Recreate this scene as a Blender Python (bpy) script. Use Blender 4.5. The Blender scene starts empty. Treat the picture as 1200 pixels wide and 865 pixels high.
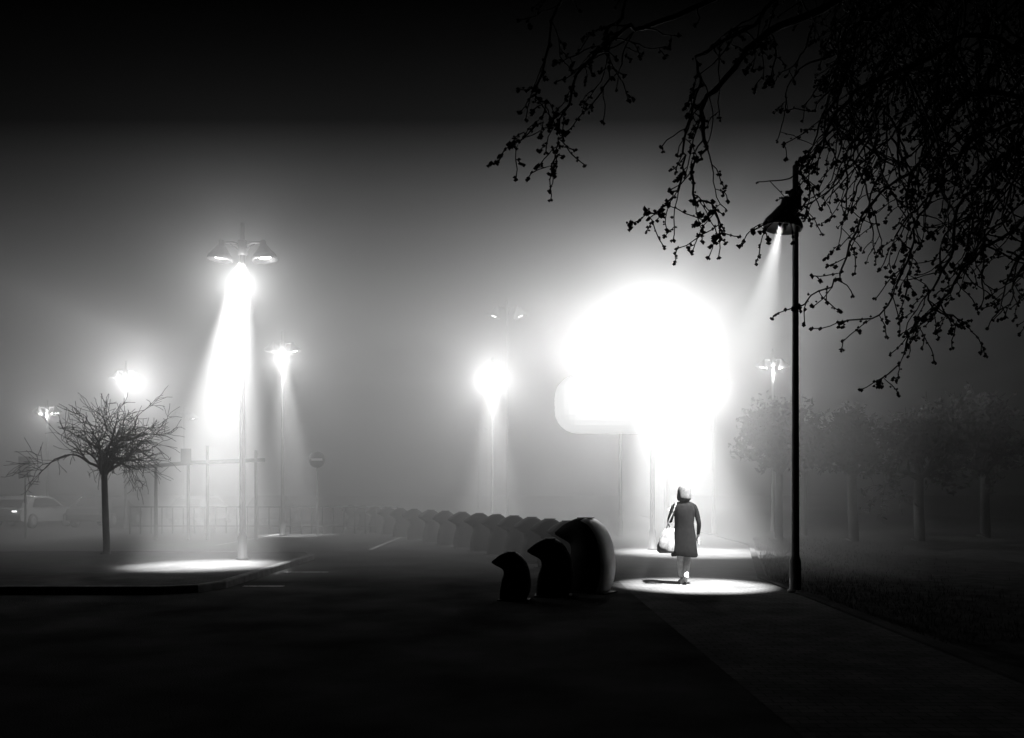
import bpy, bmesh, math, random
from mathutils import Vector, Matrix
random.seed(7)
R = random.random
def U(a,b): return a+(b-a)*R()
scene = bpy.context.scene
col = scene.collection
scene.view_settings.view_transform='Standard'
scene.view_settings.look='None'
scene.view_settings.exposure=0

# ---------------------------------------------------------------- materials
def mat(name, base, rough=0.7, var=0.3, scale=6.0, bump=0.0, metal=0.0, bscale=None, emit=0.0, spec=0.1):
    m=bpy.data.materials.new(name); m.use_nodes=True
    nt=m.node_tree; b=nt.nodes['Principled BSDF']
    tc=nt.nodes.new('ShaderNodeTexCoord')
    n=nt.nodes.new('ShaderNodeTexNoise'); n.inputs['Scale'].default_value=scale; n.inputs['Detail'].default_value=6
    nt.links.new(tc.outputs['Object'],n.inputs['Vector'])
    r=nt.nodes.new('ShaderNodeValToRGB')
    lo=base*(1-var); hi=base*(1+var)
    r.color_ramp.elements[0].position=0.3; r.color_ramp.elements[0].color=(lo,lo,lo,1)
    r.color_ramp.elements[1].position=0.7; r.color_ramp.elements[1].color=(hi,hi,hi,1)
    nt.links.new(n.outputs['Fac'],r.inputs['Fac']); nt.links.new(r.outputs['Color'],b.inputs['Base Color'])
    b.inputs['Roughness'].default_value=rough; b.inputs['Metallic'].default_value=metal
    b.inputs['Specular IOR Level'].default_value=spec
    if bump>0:
        n2=nt.nodes.new('ShaderNodeTexNoise'); n2.inputs['Scale'].default_value=bscale or scale*8; n2.inputs['Detail'].default_value=8
        nt.links.new(tc.outputs['Object'],n2.inputs['Vector'])
        bp=nt.nodes.new('ShaderNodeBump'); bp.inputs['Strength'].default_value=bump; bp.inputs['Distance'].default_value=0.02
        nt.links.new(n2.outputs['Fac'],bp.inputs['Height']); nt.links.new(bp.outputs['Normal'],b.inputs['Normal'])
    if emit>0:
        b.inputs['Emission Color'].default_value=(1,1,1,1); b.inputs['Emission Strength'].default_value=emit
    return m

M_asph=mat('asphalt',0.025,0.95,0.5,0.8,0.8,bscale=60,spec=.0)
M_kerb=mat('kerb_stone',0.08,0.9,0.35,5,0.4,spec=0)
M_paint=mat('road_paint',0.2,0.8,0.5,9,0.3,spec=0)
M_soil=mat('soil_and_grass',0.018,0.95,0.5,3,1.0,spec=.0)
M_blade=mat('grass_blade',0.02,0.8,0.4,3,spec=0)
M_metal=mat('dark_painted_metal',0.02,0.5,0.3,8,0.1,spec=.2)
M_galv=mat('galvanised_metal',0.15,0.5,0.2,8,0.1,metal=0.5)
M_bark=mat('bark',0.02,0.9,0.4,14,0.6)
M_bud=mat('buds',0.02,0.8,0.4,30)
M_leaf=mat('dry_leaves',0.02,0.9,0.5,5,spec=0)
M_coat=mat('coat_wool',0.003,0.95,0.4,25,0.4,spec=.0)
M_trou=mat('trousers_cloth',0.35,0.85,0.2,18,0.4)
M_skin=mat('skin',0.3,0.55,0.1,12,spec=.3)
M_hair=mat('hair',0.035,0.8,0.5,40,0.5,spec=0)
M_bag=mat('bag_canvas',0.09,0.8,0.4,14,0.5)
M_shoe=mat('shoe_leather',0.3,0.5,0.2,20)
M_dock=mat('dock_body',0.012,0.7,0.3,5,0.1,spec=.05)
M_dockp=mat('dock_pale_shell',0.8,0.5,0.1,6,0.15)
M_rub=mat('rubber',0.02,0.8,0.2,10)
M_glass=mat('car_glass',0.02,0.08,0.1,2,spec=.5)
M_car=mat('car_paint_dark',0.04,0.25,0.1,2,spec=.5)
M_car2=mat('car_paint_light',0.12,0.25,0.1,2,spec=.5)
M_white=mat('white_panel',0.8,0.7,0.05,3)
M_panel=mat('backlit_panel',0.6,0.7,0.05,3,emit=0.85)
M_sign=mat('sign_face',0.08,0.5,0.3,4)
M_lens=mat('lamp_lens',0.8,0.4,0.05,3,emit=12)
M_tail=mat('car_lamp',0.8,0.3,0.05,3,emit=3)
for m in (M_lens,M_tail,M_panel): m.cycles.emission_sampling='NONE'

def pavement_mat():
    m=bpy.data.materials.new('concrete_pavers'); m.use_nodes=True
    nt=m.node_tree; b=nt.nodes['Principled BSDF']
    tc=nt.nodes.new('ShaderNodeTexCoord')
    br=nt.nodes.new('ShaderNodeTexBrick'); br.inputs['Scale'].default_value=2.5
    br.inputs['Color1'].default_value=(.07,.07,.07,1); br.inputs['Color2'].default_value=(.055,.055,.055,1); br.inputs['Mortar'].default_value=(.03,.03,.03,1)
    br.inputs['Mortar Size'].default_value=0.015
    nt.links.new(tc.outputs['Object'],br.inputs['Vector'])
    n=nt.nodes.new('ShaderNodeTexNoise'); n.inputs['Scale'].default_value=1.7; n.inputs['Detail'].default_value=8
    nt.links.new(tc.outputs['Object'],n.inputs['Vector'])
    mx=nt.nodes.new('ShaderNodeMix'); mx.data_type='RGBA'; mx.blend_type='MULTIPLY'; mx.inputs[0].default_value=0.8
    nt.links.new(br.outputs['Color'],mx.inputs[6]); nt.links.new(n.outputs['Fac'],mx.inputs[7])
    nt.links.new(mx.outputs[2],b.inputs['Base Color']); b.inputs['Roughness'].default_value=0.95
    b.inputs['Specular IOR Level'].default_value=.0
    n2=nt.nodes.new('ShaderNodeTexNoise'); n2.inputs['Scale'].default_value=40; nt.links.new(tc.outputs['Object'],n2.inputs['Vector'])
    bp=nt.nodes.new('ShaderNodeBump'); bp.inputs['Strength'].default_value=0.5; bp.inputs['Distance'].default_value=0.01
    nt.links.new(n2.outputs['Fac'],bp.inputs['Height']); nt.links.new(bp.outputs['Normal'],b.inputs['Normal'])
    return m
M_pave=pavement_mat()

# ---------------------------------------------------------------- mesh helpers
def newobj(name, verts, faces, mats, smooth=False, fm=None):
    me=bpy.data.meshes.new(name); me.from_pydata([tuple(v) for v in verts],[],faces); 
    for m in (mats if isinstance(mats,list) else [mats]): me.materials.append(m)
    if fm:
        me.polygons.foreach_set('material_index',fm)
    if smooth: me.polygons.foreach_set('use_smooth',[True]*len(me.polygons))
    me.update()
    o=bpy.data.objects.new(name,me); col.objects.link(o); return o

def group(name, loc, parts, rot=0):
    e=bpy.data.objects.new(name,None); col.objects.link(e); e.empty_display_size=0.3
    e.location=loc; e.rotation_euler=(0,0,rot)
    for p in parts: p.parent=e
    return e

def box(name,c,s,m,bev=0.0):
    bm=bmesh.new(); bmesh.ops.create_cube(bm,size=1)
    for v in bm.verts: v.co=Vector((c[0]+v.co.x*s[0],c[1]+v.co.y*s[1],c[2]+v.co.z*s[2]))
    if bev>0: bmesh.ops.bevel(bm,geom=bm.edges[:],offset=bev,segments=6,affect='EDGES',profile=0.5)
    me=bpy.data.meshes.new(name); bm.to_mesh(me); bm.free(); me.materials.append(m)
    o=bpy.data.objects.new(name,me); col.objects.link(o); return o

def lathe(name,prof,m,seg=20,c=(0,0,0),mtx=None):
    vs=[];fs=[]
    for (r,z) in prof:
        for i in range(seg):
            a=2*math.pi*i/seg; v=Vector((r*math.cos(a),r*math.sin(a),z))
            if mtx: v=mtx@v
            vs.append(v+Vector(c))
    n=len(prof)
    for j in range(n-1):
        for i in range(seg):
            k=(i+1)%seg; fs.append((j*seg+i,j*seg+k,(j+1)*seg+k,(j+1)*seg+i))
    fs.append(tuple(range(seg-1,-1,-1))); fs.append(tuple((n-1)*seg+i for i in range(seg)))
    return newobj(name,vs,fs,m,True)

class Tubes:
    def __init__(s): s.v=[]; s.f=[]; s.m=[]
    def add(s,pts,rad,seg=5,mi=0):
        base=len(s.v); n=len(pts)
        for j,p in enumerate(pts):
            p=Vector(p)
            d=(Vector(pts[min(j+1,n-1)])-Vector(pts[max(j-1,0)]))
            if d.length<1e-6: d=Vector((0,0,1))
            d.normalize()
            a=d.cross(Vector((0.31,0.2,0.93)))
            if a.length<0.1: a=d.cross(Vector((1,0,0)))
            a.normalize(); b=d.cross(a)
            r=rad[j]
            for i in range(seg):
                t=2*math.pi*i/seg; s.v.append(p+a*math.cos(t)*r+b*math.sin(t)*r)
        for j in range(n-1):
            for i in range(seg):
                k=(i+1)%seg; s.f.append((base+j*seg+i,base+j*seg+k,base+(j+1)*seg+k,base+(j+1)*seg+i)); s.m.append(mi)
        s.f.append(tuple(base+i for i in range(seg-1,-1,-1))); s.m.append(mi)
        s.f.append(tuple(base+(n-1)*seg+i for i in range(seg))); s.m.append(mi)
    def blob(s,p,r,mi=1):
        base=len(s.v); p=Vector(p)
        for d in ((1,0,0),(-1,0,0),(0,1,0),(0,-1,0),(0,0,1),(0,0,-1)):
            s.v.append(p+Vector(d)*r*U(0.7,1.4))
        for f in ((0,2,4),(2,1,4),(1,3,4),(3,0,4),(2,0,5),(1,2,5),(3,1,5),(0,3,5)):
            s.f.append(tuple(base+i for i in f)); s.m.append(mi)
    def leaf(s,p,r,mi=1):
        base=len(s.v); p=Vector(p)
        a=Vector((U(-1,1),U(-1,1),U(-1,1))).normalized(); b=a.cross(Vector((U(-1,1),U(-1,1),U(-1,1)))).normalized()
        for q in (p-a*r,p+b*r*.45,p+a*r,p-b*r*.45): s.v.append(q)
        s.f.append((base,base+1,base+2,base+3)); s.m.append(mi)
    def obj(s,name,mats,smooth=True): return newobj(name,s.v,s.f,mats,smooth,s.m)

def smoothline(pts,n=6):
    P=[Vector(p) for p in pts]; P=[P[0]*2-P[1]]+P+[P[-1]*2-P[-2]]
    out=[]
    for i in range(1,len(P)-2):
        for k in range(n):
            t=k/n; a,b,c,d=P[i-1],P[i],P[i+1],P[i+2]
            out.append(0.5*((2*b)+(c-a)*t+(2*a-5*b+4*c-d)*t*t+(3*b-a-3*c+d)*t**3))
    out.append(P[-2]); return out

def skin(name,V,E,rad,m,root=0,sub=2):
    me=bpy.data.meshes.new(name); me.from_pydata(V,E,[]); o=bpy.data.objects.new(name,me); col.objects.link(o)
    bpy.context.view_layer.objects.active=o
    sm=o.modifiers.new('skin','SKIN'); 
    if not me.skin_vertices: 
        bpy.context.view_layer.update()
    sl=me.skin_vertices[0].data if me.skin_vertices else None
    if sl is None:
        bm=bmesh.new(); bm.from_mesh(me); bm.verts.layers.skin.verify(); bm.to_mesh(me); bm.free(); sl=me.skin_vertices[0].data
    for i,r in enumerate(rad):
        sl[i].radius=(r,r) if not isinstance(r,tuple) else r
        sl[i].use_root=(i==root)
    ss=o.modifiers.new('sub','SUBSURF'); ss.levels=sub; ss.render_levels=sub
    dg=bpy.context.evaluated_depsgraph_get(); dg.update()
    m2=bpy.data.meshes.new_from_object(o.evaluated_get(dg))
    bpy.data.objects.remove(o)
    m2.materials.clear()
    for mm in (m if isinstance(m,list) else [m]): m2.materials.append(mm)
    m2.polygons.foreach_set('use_smooth',[True]*len(m2.polygons))
    o=bpy.data.objects.new(name,m2); col.objects.link(o); return o

# ---------------------------------------------------------------- camera, world, fog
cam=bpy.data.cameras.new('camera'); camo=bpy.data.objects.new('camera',cam); col.objects.link(camo)
camo.location=(0,0,1.6); camo.rotation_euler=(math.radians(90),0,0)
cam.sensor_width=36; cam.lens=30; cam.shift_y=0.121; cam.clip_end=2000; cam.clip_start=0.05
scene.camera=camo
w=bpy.data.worlds.new('World'); scene.world=w; w.use_nodes=True
bg=w.node_tree.nodes['Background']; bg.inputs[0].default_value=(1,1,1,1); bg.inputs[1].default_value=0.0002

def fogmat(name,dens,g_=.6,c=.7):
    fm=bpy.data.materials.new(name); fm.use_nodes=True; nt=fm.node_tree; nt.nodes.clear()
    vo=nt.nodes.new('ShaderNodeOutputMaterial'); vs=nt.nodes.new('ShaderNodeVolumeScatter')
    vs.inputs['Color'].default_value=(c,c,c,1); vs.inputs['Density'].default_value=dens; vs.inputs['Anisotropy'].default_value=g_
    nt.links.new(vs.outputs[0],vo.inputs['Volume']); return fm
def box2(name,x0,x1,y0,y1,z1,m):
    return box(name,((x0+x1)/2,(y0+y1)/2,(z1-.3)/2),(x1-x0,y1-y0,z1+.3),m)
box2('fog',-46,32,13.4,90,9.6,fogmat('thin_fog',.0075,.6,.72))
box2('fog_bank',-16.2,7.6,15.3,51,8.3,fogmat('dense_fog',.040,.55,.85))

# ---------------------------------------------------------------- ground
newobj('ground',[(-300,-60,0),(300,-60,0),(300,500,0),(-300,500,0)],[(0,1,2,3)],M_asph)
newobj('footpath',[(1.9,4,.004),(4.15,4,.004),(4.6,16,.004),(7.2,26,.004),(9,60,.004),(2.6,60,.004),(2.2,26,.004),(1.9,14,.004)],[tuple(range(8))],M_pave)
newobj('lawn',[(4.45,2,.008),(60,2,.008),(60,90,.008),(11,90,.008),(9.3,60,.008),(7.5,26,.008),(4.9,16,.008)],[tuple(range(7))],M_soil)
kt=[(4.15,4),(4.6,16),(7.2,26),(9,60)]
def kerb(name,line,wd,h,m=None):
    vs=[];fs=[]
    n=len(line)
    for i,p in enumerate(line):
        a=Vector(line[max(i-1,0)]);b=Vector(line[min(i+1,n-1)]); d=(b-a).normalized(); nr=Vector((d.y,-d.x))
        p=Vector(p); q=p+nr*wd; ip=p+nr*.015; iq=q-nr*.015
        vs+=[(p.x,p.y,-.01),(p.x,p.y,h-.02),(ip.x,ip.y,h),(iq.x,iq.y,h),(q.x,q.y,h-.02),(q.x,q.y,-.01)]
    for i in range(n-1):
        for k in range(5): fs.append((i*6+k,i*6+k+1,(i+1)*6+k+1,(i+1)*6+k))
    fs.append((0,1,2,3,4,5)); fs.append(tuple((n-1)*6+k for k in (5,4,3,2,1,0)))
    return newobj(name,vs,fs,m or M_kerb)
kerb('path_kerb',kt,.15,.05,M_asph)
isl=[(-14,13.6),(-5.6,13.6),(-5.15,13.8),(-4.95,14.3),(-4.9,20.5),(-5.2,21.3),(-5.9,21.6),(-14,21.6)]
newobj('traffic_island',[(x,y,.115) for x,y in isl]+[(x,y,-.01) for x,y in isl],[tuple(range(8))]+[(i,i+8,(i+1)%8+8,(i+1)%8) for i in range(8)],M_pave)
kerb('island_kerb',isl,.16,.125)
def strip(x0,y0,x1,y1,wd=.12,z=.006):
    d=Vector((x1-x0,y1-y0)).normalized(); n=Vector((-d.y,d.x))*wd/2
    return [(x0+n.x,y0+n.y,z),(x0-n.x,y0-n.y,z),(x1-n.x,y1-n.y,z),(x1+n.x,y1+n.y,z)]
mv=[];mf=[]
for s in [(-4.6,14.6,-3.9,14.6),(-4.6,17.2,-3.7,17.2),(-4,24,-4,44),(-9,26,-9,46)]:
    mf.append(tuple(range(len(mv),len(mv)+4))); mv+=strip(*s)
newobj('road_markings',mv,mf,M_paint)
g=Tubes()
for i in range(9000):
    y=U(9,30); t=(y-4)/12 if y<16 else 1
    xe=4.35+.45*min(t,1) if y<16 else 4.8+(y-16)*.26
    x=xe+abs(random.gauss(0,1.4)); h=U(.03,.10); b=len(g.v)
    a=U(0,6.28); dx=math.cos(a)*.006; dy=math.sin(a)*.006
    g.v+=[Vector((x-dx,y-dy,0.005)),Vector((x+dx,y+dy,0.005)),Vector((x+U(-.03,.03),y+U(-.03,.03),h))]
    g.f.append((b,b+1,b+2)); g.m.append(0)
g.obj('grass',[M_blade],False)

# ---------------------------------------------------------------- lamps
def hood(name,c,tilt,s=1.0):
    prof=[(.235,-.16),(.245,-.12),(.22,-.06),(.17,.0),(.125,.06),(.10,.10),(.07,.13),(.055,.22),(.03,.24)]
    inner=[(.225,-.158),(.20,-.06),(.15,.0),(.11,.05)]
    prof=inner[::-1]+prof
    prof=[(r*s,z*s) for r,z in prof]
    m=Matrix.Rotation(tilt,3,'Y')
    return lathe(name,prof,M_metal,20,c,m)
def lens(name,c,tilt,s,m_,lr=1.0,dz=0):
    m=Matrix.Rotation(tilt,3,'Y')
    return lathe(name,[(.02*s*lr,(-.12+dz)*s),(.10*s*lr,(-.11+dz)*s),(.14*s*lr,(-.08+dz)*s),(.15*s*lr,(-.03+dz)*s)],m_,16,c,m)
def light(kind,loc,energy,target=None,size=30,blend=.6,rad=.12):
    l=bpy.data.lights.new('bulb',kind); l.energy=energy; l.shadow_soft_size=rad
    o=bpy.data.objects.new('bulb',l); col.objects.link(o); o.location=loc
    if kind=='SPOT':
        l.spot_size=math.radians(size); l.spot_blend=blend
        d=Vector(target)-Vector(loc); o.rotation_euler=d.to_track_quat('-Z','Y').to_euler()
    return o
def street_lamp(x,y,h,point=0,spot=0,aim=(0,0),size=30,heads=2,s=1.0,lm=None,pr=.07,blend=.6,rad=.12,drop=.35,pdrop=.1,base=0.0,tilt=.3,off=0,arm=.42,lr=1.0,dz=0,hz=0):
    parts=[]
    pole=lathe('pole',[(pr*2.0,base),(pr*2.0,base+.04),(pr*1.5,base+.06),(pr*1.45,base+.5),(pr,base+.6),(pr*.75,h-.1),(pr*.75,h+.55),(pr*.3,h+.58)],M_metal,14)
    parts.append(pole)
    collar=lathe('collar',[(pr,h-.16),(pr*1.5,h-.14),(pr*1.5,h+.16),(pr,h+.18)],M_metal,14); parts.append(collar)
    lm=lm or M_lens
    for i,sg in enumerate([-1,1][:heads]):
        t=Tubes(); t.add(smoothline([(0,0,h+.02),(sg*arm*.43*s,0,h+.12),(sg*arm*.9*s,0,h+.12)],4),[.03]*9,8)
        t.add([(0,0,h-.1),(sg*arm*.57*s,0,h+.1)],[.015,.015],6)
        parts.append(t.obj('arm_%d'%(i+1),[M_metal]))
        c=(sg*arm*s,0,h-.08*s+hz); parts.append(hood('hood_%d'%(i+1),c,-sg*tilt,s)); parts.append(lens('lens_%d'%(i+1),c,-sg*tilt,s,lm,lr,dz))
    if point: parts.append(light('POINT',(off,-.15,h-drop-pdrop),point,rad=rad))
    if spot: parts.append(light('SPOT',(off,-.05,h-drop),spot,(aim[0],aim[1],0),size,blend,rad))
    return group('street_lamp',(x,y,0),parts)

street_lamp(-6.0,19.0,7.05,point=330,spot=88000,aim=(-.3,-1.4),size=30,s=1.15,base=.115,pdrop=.5,blend=1.0,tilt=.12)
street_lamp(-8.6,32,7.1,point=400,spot=40000,aim=(.4,.2),size=30,blend=1.0)
street_lamp(-17.2,38,6.9,point=2100)
street_lamp(-30.5,56,7.1,point=1400,s=1.4)
street_lamp(-22.3,58,6.9,s=1.4)
street_lamp(-0.85,37,6.9,point=1300,spot=50000,aim=(0,0),size=36,blend=1.0)
street_lamp(-.25,44,11.0,s=1.5)
street_lamp(3.95,24.0,6.65,point=1300,spot=90000,aim=(.9,-1.0),size=44,s=1.0,blend=.9)
street_lamp(4.0,31.5,6.1,point=3700)  # unseen lamp added behind the light box to brighten the haze around it
street_lamp(7.8,33,6.0,point=1300)
street_lamp(10.7,35,6.95,point=700)
street_lamp(-3.0,76,7.4,s=1.2)
street_lamp(4.55,13.7,6.3,spot=52000,aim=(-1.35,1.0),size=27,heads=1,pr=.062,s=1.3,drop=.42,rad=.04,blend=.8,tilt=.15,off=-.25,arm=.14,lr=.45,dz=.08,hz=-.15)

# ---------------------------------------------------------------- internally lit advertising box on a post
cp=[box('light_box',(0,0,4.5),(4.6,1.6,1.9),M_panel,.75)]
cp.append(lathe('column',[(.16,0),(.16,.05),(.10,.07),(.10,3.6)],M_metal,12,(1.4,0,0)))
group('illuminated_sign',(3.7,28.0,0),cp,.06)

# ---------------------------------------------------------------- trees
def grow(t,p,d,L,r,depth,maxd,spread,up,seglen,leafr=0,kids=(2,4),wob=.16):
    n=max(3,int(L/seglen)); pts=[p.copy()]; rad=[r]; q=p.copy(); d=d.normalized()
    dirs=[]
    for i in range(n):
        d=(d+Vector((U(-1,1),U(-1,1),U(-1,1)))*wob+Vector((0,0,up))*.1).normalized()
        q=q+d*L/n; pts.append(q.copy()); rad.append(max(r*(1-.55*(i+1)/n),.0065)); dirs.append(d.copy())
    t.add(pts,rad,6 if depth<2 else 4 if depth<3 else 3)
    if depth>=maxd-1 and leafr:
        for k in range(random.randint(1,5)): t.leaf(pts[random.randint(1,n)]+Vector((U(-.1,.1),U(-.1,.1),U(-.1,.1))),leafr*U(.6,1.4))
    if depth>=maxd: return
    for k in range(random.randint(*kids)+ (1 if depth<2 else 0)):
        i=random.randint(max(1,n//3),n)
        dd=dirs[i-1]; a=Vector((U(-1,1),U(-1,1),U(-.5,1))).normalized()
        nd=(dd*(1-spread)+a*spread).normalized()
        grow(t,pts[i],nd,L*U(.55,.8),rad[i]*.7,depth+1,maxd,spread,up*.6-.1 if up>0 else up-.15,seglen,leafr,kids,wob)
    grow(t,pts[-1],dirs[-1],L*.7,rad[-1]*.9,depth+1,maxd,spread,up-.3,seglen,leafr,kids,wob)

def bare_tree(name,x,y,fork,height,halfw,tr,leafr,maxd,limbs,flat=.5,kids=(2,4),seed=1,wob=.16,up=.25,z=0):
    random.seed(seed)
    t=Tubes()
    lean=U(-.08,.08)
    tp=smoothline([(0,0,-.02),(.02,0,.12),(lean*.5,.02,fork*.5),(lean,.0,fork)],4)
    t.add(tp,[tr*(1.5 if i==0 else 1.25 if i<3 else 1.0-.02*i) for i in range(len(tp))],8)
    L=math.hypot(halfw,height-fork)*.42
    for k in range(limbs):
        a=2*math.pi*k/limbs+U(-.3,.3); el=U(flat*.5,flat*1.6)
        d=Vector((math.cos(a)*math.cos(el),math.sin(a)*math.cos(el),math.sin(el)))
        grow(t,Vector((lean,0,fork-U(0,.15))),d,L*U(.85,1.15),tr*.55,1,maxd,.55,up,.12,leafr,kids,wob)
    o=t.obj(name,[M_bark,M_leaf]); o.location=(x,y,z); return o
bare_tree('bare_tree',-9.9,20.8,2.0,3.9,1.4,.09,.0,4,8,.85,(3,4),3,wob=.34,up=.0,z=.11)
bare_tree('round_crowned_tree',8.9,28.5,2.3,4.8,.85,.15,.11,4,8,1.05,(3,4),5)
bare_tree('round_crowned_tree',10.8,31.6,2.4,4.5,.7,.13,.10,4,7,1.1,(3,4),6)
bare_tree('round_crowned_tree',11.2,28.0,2.2,4.5,.9,.18,.11,4,8,1.05,(3,4),8)
bare_tree('round_crowned_tree',13.5,28.3,2.2,4.6,.95,.19,.11,4,8,1.05,(3,4),9)
bare_tree('round_crowned_tree',16.9,30.5,2.3,5.0,1.1,.2,.11,4,8,1.05,(3,4),10)
random.seed(21)

# big overhanging tree: trunk stands right of the view, limbs arch over it, twigs hang
t=Tubes()
trunk=smoothline([(7.2,7.6,-.05),(7.1,7.6,1.2),(6.9,7.5,2.6),(6.6,7.4,4.0),(6.1,7.2,5.4),(5.6,7.0,6.8)],5)
t.add(trunk,[.26-.0055*i for i in range(len(trunk))],12)
def hang(p,L,r,lvl,side):
    n=max(4,int(L/.06)); q=Vector(p); d=Vector((side*U(.1,.9),U(-.4,.4),U(-.8,.0))).normalized()
    pts=[q.copy()];rad=[r]
    for i in range(n):
        k=i/n
        d=(d+Vector((U(-1,1)*.36,U(-1,1)*.3,U(-1,1)*.3-.2*(1-k)+.05*k))).normalized()
        q=q+d*L/n; pts.append(q.copy()); rad.append(max(r*(1-.6*(i+1)/n),.004))
    t.add(pts,rad,5 if lvl<2 else 4)
    for i,pp in enumerate(pts[1:]):
        if lvl>=1 and R()<.6:
            for _ in range(random.randint(1,2)): t.blob(pp+Vector((U(-1,1),U(-1,1),U(-1,1)))*.012,U(.007,.014))
        if lvl<2 and R()<(.26 if lvl==0 else .2): hang(pp,L*U(.15,.35),rad[i]*.65,lvl+1,random.choice((-1,-1,1)))
    for _ in range(3): t.blob(pts[-1]+Vector((U(-1,1),U(-1,1),U(-1,1)))*.012,U(.009,.015))
boughs=[
 [(6.3,7.3,4.8),(5.0,6.9,5.9),(3.4,6.5,6.2),(1.6,6.2,5.9),(.55,6.0,5.2),(.25,6.0,4.6),(.15,6.0,4.3),(0.0,6.0,4.04)],
 [(3.4,6.5,6.2),(1.9,6.3,5.6),(.9,6.1,4.9),(.6,6.0,4.5),(.42,6.0,4.15),(.27,6.0,3.84)],
 [(6.2,7.3,5.0),(4.8,6.8,5.7),(3.0,6.4,5.6),(1.9,6.1,5.2),(1.35,6.0,4.6),(1.3,6.0,4.1),(1.2,6.0,3.75),(.92,6.0,3.56)],
 [(3.0,6.4,5.6),(1.9,6.2,4.9),(1.45,6.1,4.3),(1.3,6.0,3.9),(1.33,6.0,3.6),(1.42,6.0,3.36)],
 [(6.4,7.3,4.4),(5.2,6.9,5.0),(3.6,6.4,5.0),(2.6,6.2,4.5),(2.2,6.1,4.0),(2.0,6.0,3.65),(1.68,6.0,3.45)],
 [(6.4,7.3,4.4),(4.8,6.8,4.8),(3.4,6.4,4.5),(2.8,6.3,3.8),(2.4,6.2,3.3),(2.05,6.2,2.95)],
 [(6.5,7.35,4.2),(5.2,6.9,4.7),(4.0,6.6,4.4),(3.2,6.4,3.8),(2.9,6.4,3.2),(2.45,6.4,2.85)],
 [(6.6,7.4,4.0),(5.6,7.1,4.4),(4.4,6.8,4.1),(3.5,6.6,3.4),(3.1,6.6,2.9),(2.8,6.6,2.45)],
 [(6.6,7.4,4.1),(5.4,7.1,4.9),(4.2,6.8,4.9),(3.4,6.6,4.3),(3.05,6.5,3.6),(3.0,6.5,3.1)],
 [(6.3,7.3,4.8),(5.4,7.0,5.6),(4.3,6.7,5.6),(3.8,6.6,4.9),(3.6,6.6,4.1),(3.5,6.6,3.5)],
 [(6.3,7.3,4.8),(4.4,6.8,6.3),(2.6,6.5,6.4),(2.0,6.3,5.8),(1.8,6.2,5.0),(1.9,6.2,4.6)],
 [(3.4,6.5,6.2),(1.6,6.3,6.0),(.9,6.2,5.6),(.75,6.1,5.0),(.7,6.0,4.6),(.55,6.0,4.3)],
 [(4.8,6.8,5.7),(3.2,6.5,5.4),(2.5,6.3,4.9),(2.3,6.2,4.4),(2.35,6.2,4.0)],
 [(4.8,6.8,4.8),(3.9,6.6,4.3),(3.4,6.5,3.7),(3.3,6.5,3.2),(3.45,6.5,2.9)],
]
for b in boughs:
    b=[Vector(p)+Vector((U(-1,1),U(-1,1),U(-1,1)))*(.10 if 0<i<len(b)-1 else 0) for i,p in enumerate(b)]
    mid=[]
    for i in range(len(b)-1):
        mid+= [b[i],(b[i]+b[i+1])/2+Vector((U(-1,1),U(-1,1),U(-1,1)))*.09]
    mid.append(b[-1])
    L=smoothline(mid,4); n=len(L)
    L=[p+Vector((U(-1,1),U(-1,1),U(-1,1)))*.022 for p in L]
    t.add(L,[.03*(1-i/n)**2.0+.0055 for i in range(n)],6)
    for i,p in enumerate(L):
        k=i/n
        if k>.5:
            for _ in range(2):
                if R()<.6: t.blob(p+Vector((U(-1,1),U(-1,1),U(-1,1)))*.016,U(.009,.018))
        if k>.25 and R()<.62:
            hang(p,U(.2,.8)*(1.1-.75*k),.009*(1.2-k),1 if k>.7 else 0,random.choice((-1,-1,1)))
    for _ in range(9): t.blob(L[-1]+Vector((U(-1,1),U(-1,1),U(-1,1)))*.028,U(.01,.019))
for i in range(430):
    x=U(2.8,6.4); p=Vector((x,U(6.2,8.2),U(3.5 if x>3.9 else 4.6,6.4)))
    hang(p,U(.5,1.2),.011,0,random.choice((-1,1)))
print('overhang faces',len(t.f))
t.obj('overhanging_tree',[M_bark,M_bud])

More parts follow.
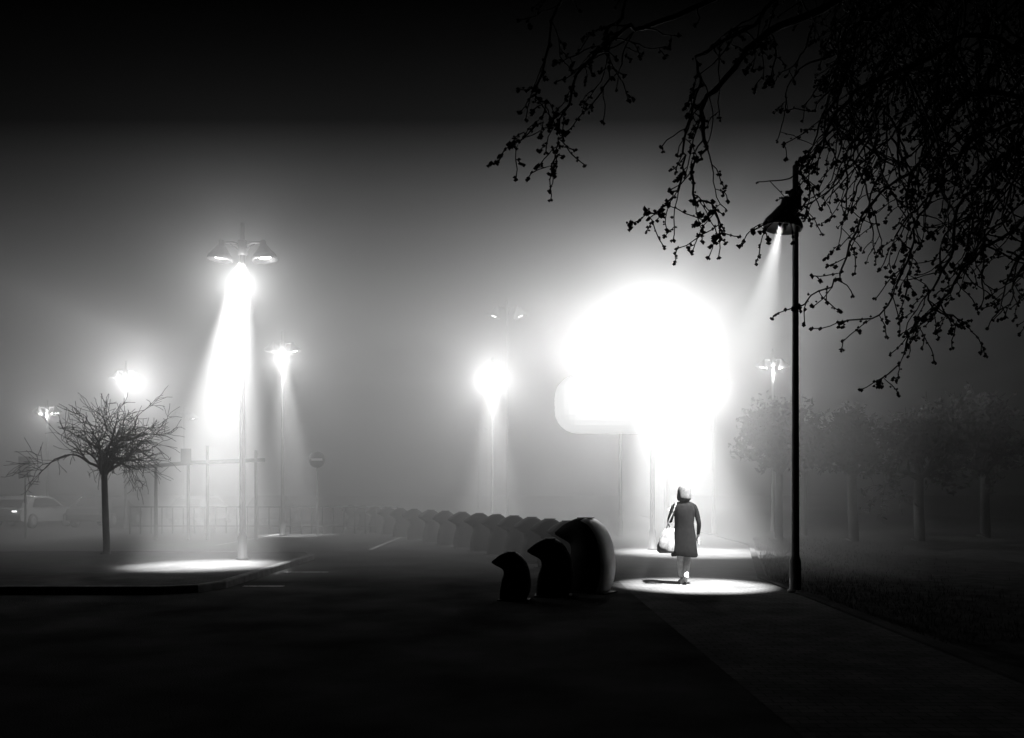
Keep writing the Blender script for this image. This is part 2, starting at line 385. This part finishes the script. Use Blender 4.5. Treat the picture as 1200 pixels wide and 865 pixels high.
# ---------------------------------------------------------------- bike docks
def bike_dock(x,y,rot,pale=True,s=1.0,thick=1.0):
    outer=smoothline([(.16,0,0),(.24,0,.2),(.26,0,.45),(.21,0,.72),(.10,0,.93),(-.06,0,1.05),(-.22,0,1.07),(-.40,0,1.0),(-.58,0,.86)],3)
    inner=smoothline([(-.42,0,0),(-.42,0,.2),(-.38,0,.42),(-.33,0,.56),(-.33,0,.64),(-.36,0,.69),(-.43,0,.73),(-.51,0,.77),(-.585,0,.82)],3)
    n=len(outer); vs=[];fs=[];fmi=[]
    def wd(k): return .17*(1-.35*abs(k-.3))*thick
    for i in range(n):
        k=i/(n-1); o_,i_=outer[i],inner[i]; h=wd(k)
        m=(o_+i_)/2
        for (P,yy) in ((o_.lerp(m,.0),h*.55),(o_.lerp(m,.2),h),(i_.lerp(m,.12),h*.9),(i_,h*.5),(i_,-h*.5),(i_.lerp(m,.12),-h*.9),(o_.lerp(m,.2),-h),(o_,-h*.55)):
            vs.append((P.x*s,yy*s,P.z*s))
    for i in range(n-1):
        for k in range(8):
            a=i*8+k;b=i*8+(k+1)%8; fs.append((a,b,b+8,a+8)); fmi.append(1 if (k in (7,) or k in (0,6)) and i<n*.62 else 0)
    fs.append(tuple(range(7,-1,-1))); fmi.append(0); fs.append(tuple((n-1)*8+k for k in range(8))); fmi.append(0)
    body=newobj('shell',vs,fs,[M_dock,M_dockp if pale else M_dock],True,fmi)
    sc=box('screen',(-.16*s,0,1.068*s),(.2*s,.16*s,.012*s),M_dock,.004)
    bp=box('base_plate',(-.1*s,0,.012),(.7*s,.42*s,.022),M_dock,.005)
    return group('bike_dock',(x,y,0),[body,sc,bp],rot)
arc=[(.1,12.7),(.73,13.2),(1.34,13.7)]
arc2=[(1.45,15.6),(1.25,17),(.95,18.3),(.6,19.6),(.2,20.9),(-.25,22.2),(-.75,23.5),(-1.3,24.9),(-1.9,26.3),(-2.5,27.8),(-3.2,29.3),(-3.9,31),(-4.6,32.8),(-5.4,34.6),(-6.2,36.5),(-7.1,38.5)]
for i,(a,b) in enumerate(arc): bike_dock(a,b,(-.1 if i<2 else -.6)+U(-.05,.05),i==2,(.68,.84,1.12)[i],1.0 if i<2 else 1.3)
for i,(a,b) in enumerate(arc2): bike_dock(a,b,.5+U(-.06,.06),False,.98)

# ---------------------------------------------------------------- woman walking away
def woman(x,y,rot):
    V=[(0,0,.90),(0,.0,1.08),(0,.01,1.27),(0,.015,1.40),(0,.03,1.47),(0,.04,1.53)]
    r=[.13,.12,.13,.07,.05,.05]
    E=[(0,1),(1,2),(2,3),(3,4),(4,5)]
    def ch(start,pts,rr):
        k=start
        for p,q in zip(pts,rr): V.append(p); r.append(q); E.append((k,len(V)-1)); k=len(V)-1
        return k
    ch(3,[(.10,.01,1.385),(.175,.01,1.36),(.225,.0,1.20),(.255,-.02,1.06),(.255,.03,.92),(.25,.06,.83)],[.06,.062,.052,.042,.036,.027])
    ch(3,[(-.10,.01,1.385),(-.175,.01,1.36),(-.235,-.03,1.21),(-.265,-.04,1.09),(-.25,.07,1.15),(-.215,.15,1.235)],[.06,.062,.052,.045,.038,.028])
    ch(0,[(.075,.0,.84),(.075,.05,.66),(.07,.07,.48),(.03,-.03,.28),(.0,-.12,.12)],[.09,.085,.072,.06,.045])
    ch(0,[(-.075,.0,.84),(-.075,.03,.66),(-.06,.05,.48),(-.055,.04,.28),(-.05,.03,.10)],[.09,.085,.072,.062,.045])
    body=skin('body',V,E,r,[M_coat,M_trou,M_skin],0,2)
    mi=[]
    for f in body.data.polygons:
        c=f.center
        mi.append(2 if (c.z>1.45 and abs(c.x)<.09) or (abs(c.x)>.2 and c.z<.86 and c.z>.7) else 1 if c.z<.80 else 0)
    body.data.polygons.foreach_set('material_index',mi)
    parts=[body]
    for nm,(ax,ay,az),p in (('shoe_1',(-.05,.03,.0),0.0),('shoe_2',(.0,-.13,.03),.45)):
        vs=[];fs=[];S=[(-.10,.030,.0,.06),(-.085,.038,0,.085),(-.03,.036,0,.12),(.02,.038,0,.085),(.08,.046,0,.06),(.13,.042,.0,.05),(.165,.022,.005,.035)]
        for (yy,hw,z0,z1) in S:
            for k in range(10):
                a=2*math.pi*k/10; cx=math.cos(a)*hw; cz=(z0+z1)/2+math.sin(a)*(z1-z0)/2
                v=Vector((cx,yy,max(cz,z0+.003))); v=Matrix.Rotation(-p,3,'X')@v; vs.append((v.x+ax,v.y+ay,v.z+az+(.045 if p else 0)))
        for j in range(len(S)-1):
            for k in range(10): fs.append((j*10+k,j*10+(k+1)%10,(j+1)*10+(k+1)%10,(j+1)*10+k))
        fs.append(tuple(range(9,-1,-1)));fs.append(tuple((len(S)-1)*10+k for k in range(10)))
        parts.append(newobj(nm,vs,fs,M_shoe,True))
    vs=[];fs=[];N=36
    rings=[(1.455,.06,.055,.01),(1.43,.085,.07,.01),(1.40,.14,.095,.01),(1.36,.185,.115,.01),(1.28,.192,.13,.01),(1.18,.178,.128,.0),(1.06,.168,.122,.0),(.96,.18,.132,.0),(.84,.200,.148,.0),(.72,.212,.160,-.005),(.60,.222,.172,-.01),(.50,.232,.182,-.015),(.485,.225,.175,-.015),(.52,.20,.155,-.01)]
    for j,(z,a,b,cy) in enumerate(rings):
        for k in range(N):
            t_=2*math.pi*k/N; fold=max(0,(1.1-z))*.05*math.sin(t_*7+1.2*math.sin(z*5))+ .006*math.sin(t_*3+z*17)
            f=1+fold
            vs.append((a*f*math.cos(t_),cy+b*f*math.sin(t_),z+ (.015*math.sin(2*t_) if z<.6 else 0)))
    for j in range(len(rings)-1):
        for k in range(N): fs.append((j*N+k,j*N+(k+1)%N,(j+1)*N+(k+1)%N,(j+1)*N+k))
    parts.append(newobj('coat',vs,fs,M_coat,True))
    parts.append(lathe('collar',[(.075,1.40),(.085,1.44),(.08,1.485),(.068,1.49),(.06,1.45)],M_coat,20,(0,.015,0)))
    bm=bmesh.new(); bmesh.ops.create_uvsphere(bm,u_segments=28,v_segments=20,radius=1)
    for v in bm.verts:
        c=v.co.copy(); x_,y_,z_=c.x*.074,c.y*.095,c.z*.115
        if z_<0: x_*=1-.28*(-c.z); y_*=1-.12*(-c.z)
        if y_>.05:
            if abs(x_)<.014 and -.04<z_<.012: y_+=.020*(1-abs(x_)/.014)*(1-(z_+.0)/.06 if z_>0 else 1)
            if abs(abs(x_)-.03)<.014 and -.0<z_<.025: y_-=.009
            if abs(x_)<.025 and -.068<z_<-.052: y_+=.006
        if y_>.0 and z_<-.085: y_+=.012
        v.co=Vector((x_,y_,z_))
    me=bpy.data.meshes.new('head'); bm.to_mesh(me); bm.free(); me.materials.append(M_skin); me.polygons.foreach_set('use_smooth',[True]*len(me.polygons))
    hd=bpy.data.objects.new('head',me); col.objects.link(hd); hd.location=(0,.045,1.58); parts.append(hd)
    for i,sx in enumerate((-1,1)):
        parts.append(lathe('eye_%d'%(i+1),[(.002,-.01),(.009,-.006),(.011,0),(.009,.006),(.002,.01)],M_white,10,(sx*.03,.128,1.592)))
        parts.append(lathe('ear_%d'%(i+1),[(.004,-.03),(.012,-.02),(.016,0),(.014,.02),(.004,.03)],M_skin,8,(sx*.077,.045,1.575)))
    parts.append(box('mouth',(0,.138,1.523),(.045,.006,.012),M_rub,.002))
    vs=[];fs=[];N=40;Z=[1.722,1.720,1.712,1.697,1.672,1.638,1.595,1.555,1.515,1.48,1.46]
    RR=[.012,.040,.068,.089,.103,.112,.117,.121,.122,.117,.095]
    for j,(z,q) in enumerate(zip(Z,RR)):
        for k in range(N):
            a=2*math.pi*k/N; sx=math.cos(a);sy=math.sin(a)
            f=1+.03*math.sin(k*2.4+j*.35)+.015*math.sin(k*5.1)
            yy=sy*q*(1.12 if sy<0 else 1.05)
            if z<1.66 and sy>.25: yy=.25*q*1.05; sx=sx*.98
            vs.append((sx*q*f,.035+yy*f,z+.006*math.sin(k*1.7) if j>7 else z))
    for j in range(len(Z)-1):
        for k in range(N): fs.append((j*N+k,j*N+(k+1)%N,(j+1)*N+(k+1)%N,(j+1)*N+k))
    fs.append(tuple(range(N))); 
    parts.append(newobj('hair',vs,fs,M_hair,True))
    def hand(nm,w,down,side,curl):
        w=Vector(w); down=Vector(down).normalized(); side=Vector(side).normalized(); nrm=down.cross(side)
        pv=[tuple(w-down*.02),tuple(w+down*.03),tuple(w+down*.075)]
        pr=[(.022,.018),(.034,.017),(.036,.014)]
        out=[skin(nm+'_palm',pv,[(0,1),(1,2)],pr,M_skin,0,2)]
        for i,(o,l) in enumerate(((-.027,.068),(-.009,.078),(.009,.073),(.027,.058))):
            b=w+down*.07+side*o
            p1=b+(down*math.cos(curl*.5)+nrm*math.sin(curl*.5))*l*.45
            p2=p1+(down*math.cos(curl)+nrm*math.sin(curl))*l*.32
            p3=p2+(down*math.cos(curl*1.6)+nrm*math.sin(curl*1.6))*l*.25
            out.append(skin(nm+'_finger_%d'%(i+1),[tuple(b),tuple(p1),tuple(p2),tuple(p3)],[(0,1),(1,2),(2,3)],[.0095,.009,.008,.0065],M_skin,0,1))
        b=w+down*.025-side*.028; p1=b+(-side*.6+down*.7+nrm*.3).normalized()*.035; p2=p1+(down+nrm*.5).normalized()*.028
        out.append(skin(nm+'_thumb',[tuple(b),tuple(p1),tuple(p2)],[(0,1),(1,2)],[.012,.0105,.008],M_skin,0,1))
        return out
    parts+=hand('right_hand',(.25,.065,.815),(0,.12,-1),(0,1,.1),.5)
    parts+=hand('left_hand',(-.21,.155,1.245),(.25,.2,.9),(1,0,-.2),1.4)
    vs=[];fs=[];N=24
    for j,(z,a,b,dx) in enumerate([(.56,.06,.03,.01),(.545,.12,.05,.01),(.58,.15,.065,.0),(.68,.155,.07,-.0),(.80,.13,.06,.02),(.90,.10,.045,.045),(.97,.085,.03,.065),(.965,.075,.02,.065)]):
        for k in range(N):
            t_=2*math.pi*k/N; f=1+.05*math.sin(3*t_+z*20)+.03*math.sin(7*t_)
            vs.append((-.335+dx+a*f*math.cos(t_),-.07+b*f*math.sin(t_),z))
    for j in range(7):
        for k in range(N): fs.append((j*N+k,j*N+(k+1)%N,(j+1)*N+(k+1)%N,(j+1)*N+k))
    fs.append(tuple(range(N-1,-1,-1)))
    parts.append(newobj('shoulder_bag',vs,fs,M_bag,True))
    s=Tubes()
    s.add(smoothline([(-.34,-.08,.95),(-.29,-.10,1.1),(-.21,-.10,1.28),(-.15,-.03,1.43),(-.16,.08,1.39),(-.21,.17,1.27),(-.27,.12,1.1),(-.25,-.04,.96)],5),[.012]*36,6)
    parts.append(s.obj('bag_strap',[M_bag]))
    return group('woman',(x,y,.004),parts,rot)
woman(3.03,15.0,.0)

# ---------------------------------------------------------------- left side furniture
def gantry():
    t=Tubes()
    t.add([(0,0,2.45),(2.0,0,2.62),(4.6,0,2.72)],[.07]*3,8)
    for x,h in ((.9,2.5),(2.0,3.1),(2.65,3.2),(4.3,3.05)): t.add([(x,.0,0),(x,.0,h)],[.06,.05],8)
    a=t.obj('frame',[M_metal]); b=box('panel',(1.95,-.08,2.85),(.35,.04,.5),M_sign,.01)
    return group('height_barrier',(-13.0,29,0),[a,b])
gantry()
def round_sign(x,y):
    pole=lathe('pole',[(.05,0),(.035,.02),(.035,3.15),(.02,3.17)],M_metal,10)
    m=Matrix.Rotation(math.radians(90),3,'X')
    disc=lathe('disc',[(.29,-.01),(.31,0),(.31,.012),(.29,.02)],M_sign,32,(0,-.05,2.85),m)
    bar=box('bar',(0,-.082,2.85),(.42,.006,.09),M_white)
    return group('no_entry_sign',(x,y,0),[pole,disc,bar])
round_sign(-7.3,32)
def rect_sign(x,y,z,wd,h):
    return group('information_sign',(x,y,0),[lathe('pole',[(.05,0),(.04,.02),(.04,z+h/2)],M_metal,10),box('plate',(0,-.07,z),(wd,.03,h),M_sign,.01)])
rect_sign(-17.1,30,2.5,.42,.75)
t=Tubes()
for i in range(26): t.add([(-15+i*.42,33.5,0),(-15+i*.42,33.5,1.05)],[.025,.025],6)
for z in (.3,1.05): t.add([(-15,33.5,z),(-4.5,33.5,z)],[.025,.025],6)
t.obj('railing',[M_metal])

def car(x,y,rot,m,lamps=False):
    prof=[(-2.15,.35),(-2.18,.6),(-2.1,.85),(-1.75,.93),(-1.35,1.28),(-.9,1.43),(.1,1.45),(.55,1.36),(1.15,.96),(1.85,.82),(2.1,.65),(2.13,.38),(1.7,.28),(-1.8,.28)]
    n=len(prof); W=.88
    vs=[];fs=[]
    for (s_,ins) in ((-W,0),(-W+.12,1),(W-.12,1),(W,0)):
        for (a,b) in prof:
            k=max(0,(b-.9))*.38
            sg=-1 if s_<0 else 1
            yy=s_-sg*k; 
            aa=a*(1.0 if ins else .985); bb=b+(.025 if ins and b>.8 else 0)
            vs.append((aa,yy,bb))
    for j in range(3):
        for i in range(n): k=(i+1)%n; fs.append((j*n+i,j*n+k,(j+1)*n+k,(j+1)*n+i))
    fs.append(tuple(range(n))); fs.append(tuple(3*n+i for i in range(n-1,-1,-1)))
    parts=[newobj('body',vs,fs,m,False)]
    for sg in (-1,1):
        q=[(-1.25,.97),(-.88,1.34),(.08,1.37),(.5,1.29),(.98,.98)]
        v=[(a,sg*(W-max(0,b-.9)*.38+.006),b) for a,b in q]; parts.append(newobj('side_window',v,[(0,1,2,3,4)],M_glass))
    for nm,(a0,b0,a1,b1) in (('rear_window',(-1.72,.99,-1.36,1.30)),('windscreen',(1.12,1.02,.60,1.37))):
        o_=.03 if a0>0 else -.03
        v=[(a0+o_,-.66,b0),(a0+o_,.66,b0),(a1+o_,.55,b1),(a1+o_,-.55,b1)]; parts.append(newobj(nm,v,[(0,1,2,3)],M_glass))
    mm=Matrix.Rotation(math.radians(90),3,'X')
    for i,(a,b) in enumerate(((-1.3,-.84),(1.35,-.84),(-1.3,.84),(1.35,.84))):
        parts.append(lathe('wheel_%d'%(i+1),[(.12,-.11),(.3,-.11),(.33,-.07),(.33,.07),(.3,.11),(.12,.11)],M_rub,20,(a,b,.33),mm))
        parts.append(lathe('hub_%d'%(i+1),[(.1,-.118),(.2,-.116),(.2,.116),(.1,.118)],M_galv,12,(a,b,.33),mm))
    if lamps:
        for i,b in enumerate((-.62,.62)): parts.append(box('tail_lamp_%d'%(i+1),(-2.19,b,.78),(.05,.2,.06),M_tail,.01)); 
    return group('parked_car',(x,y,0),parts,rot)
car(-22.5,40,1.5,M_car2,True); car(-25.3,40.3,1.55,M_car); car(-19.5,41,1.6,M_car); car(-16,44,1.5,M_car2); car(-12.5,44.5,1.62,M_car); car(-28,40.5,1.5,M_car2,True)
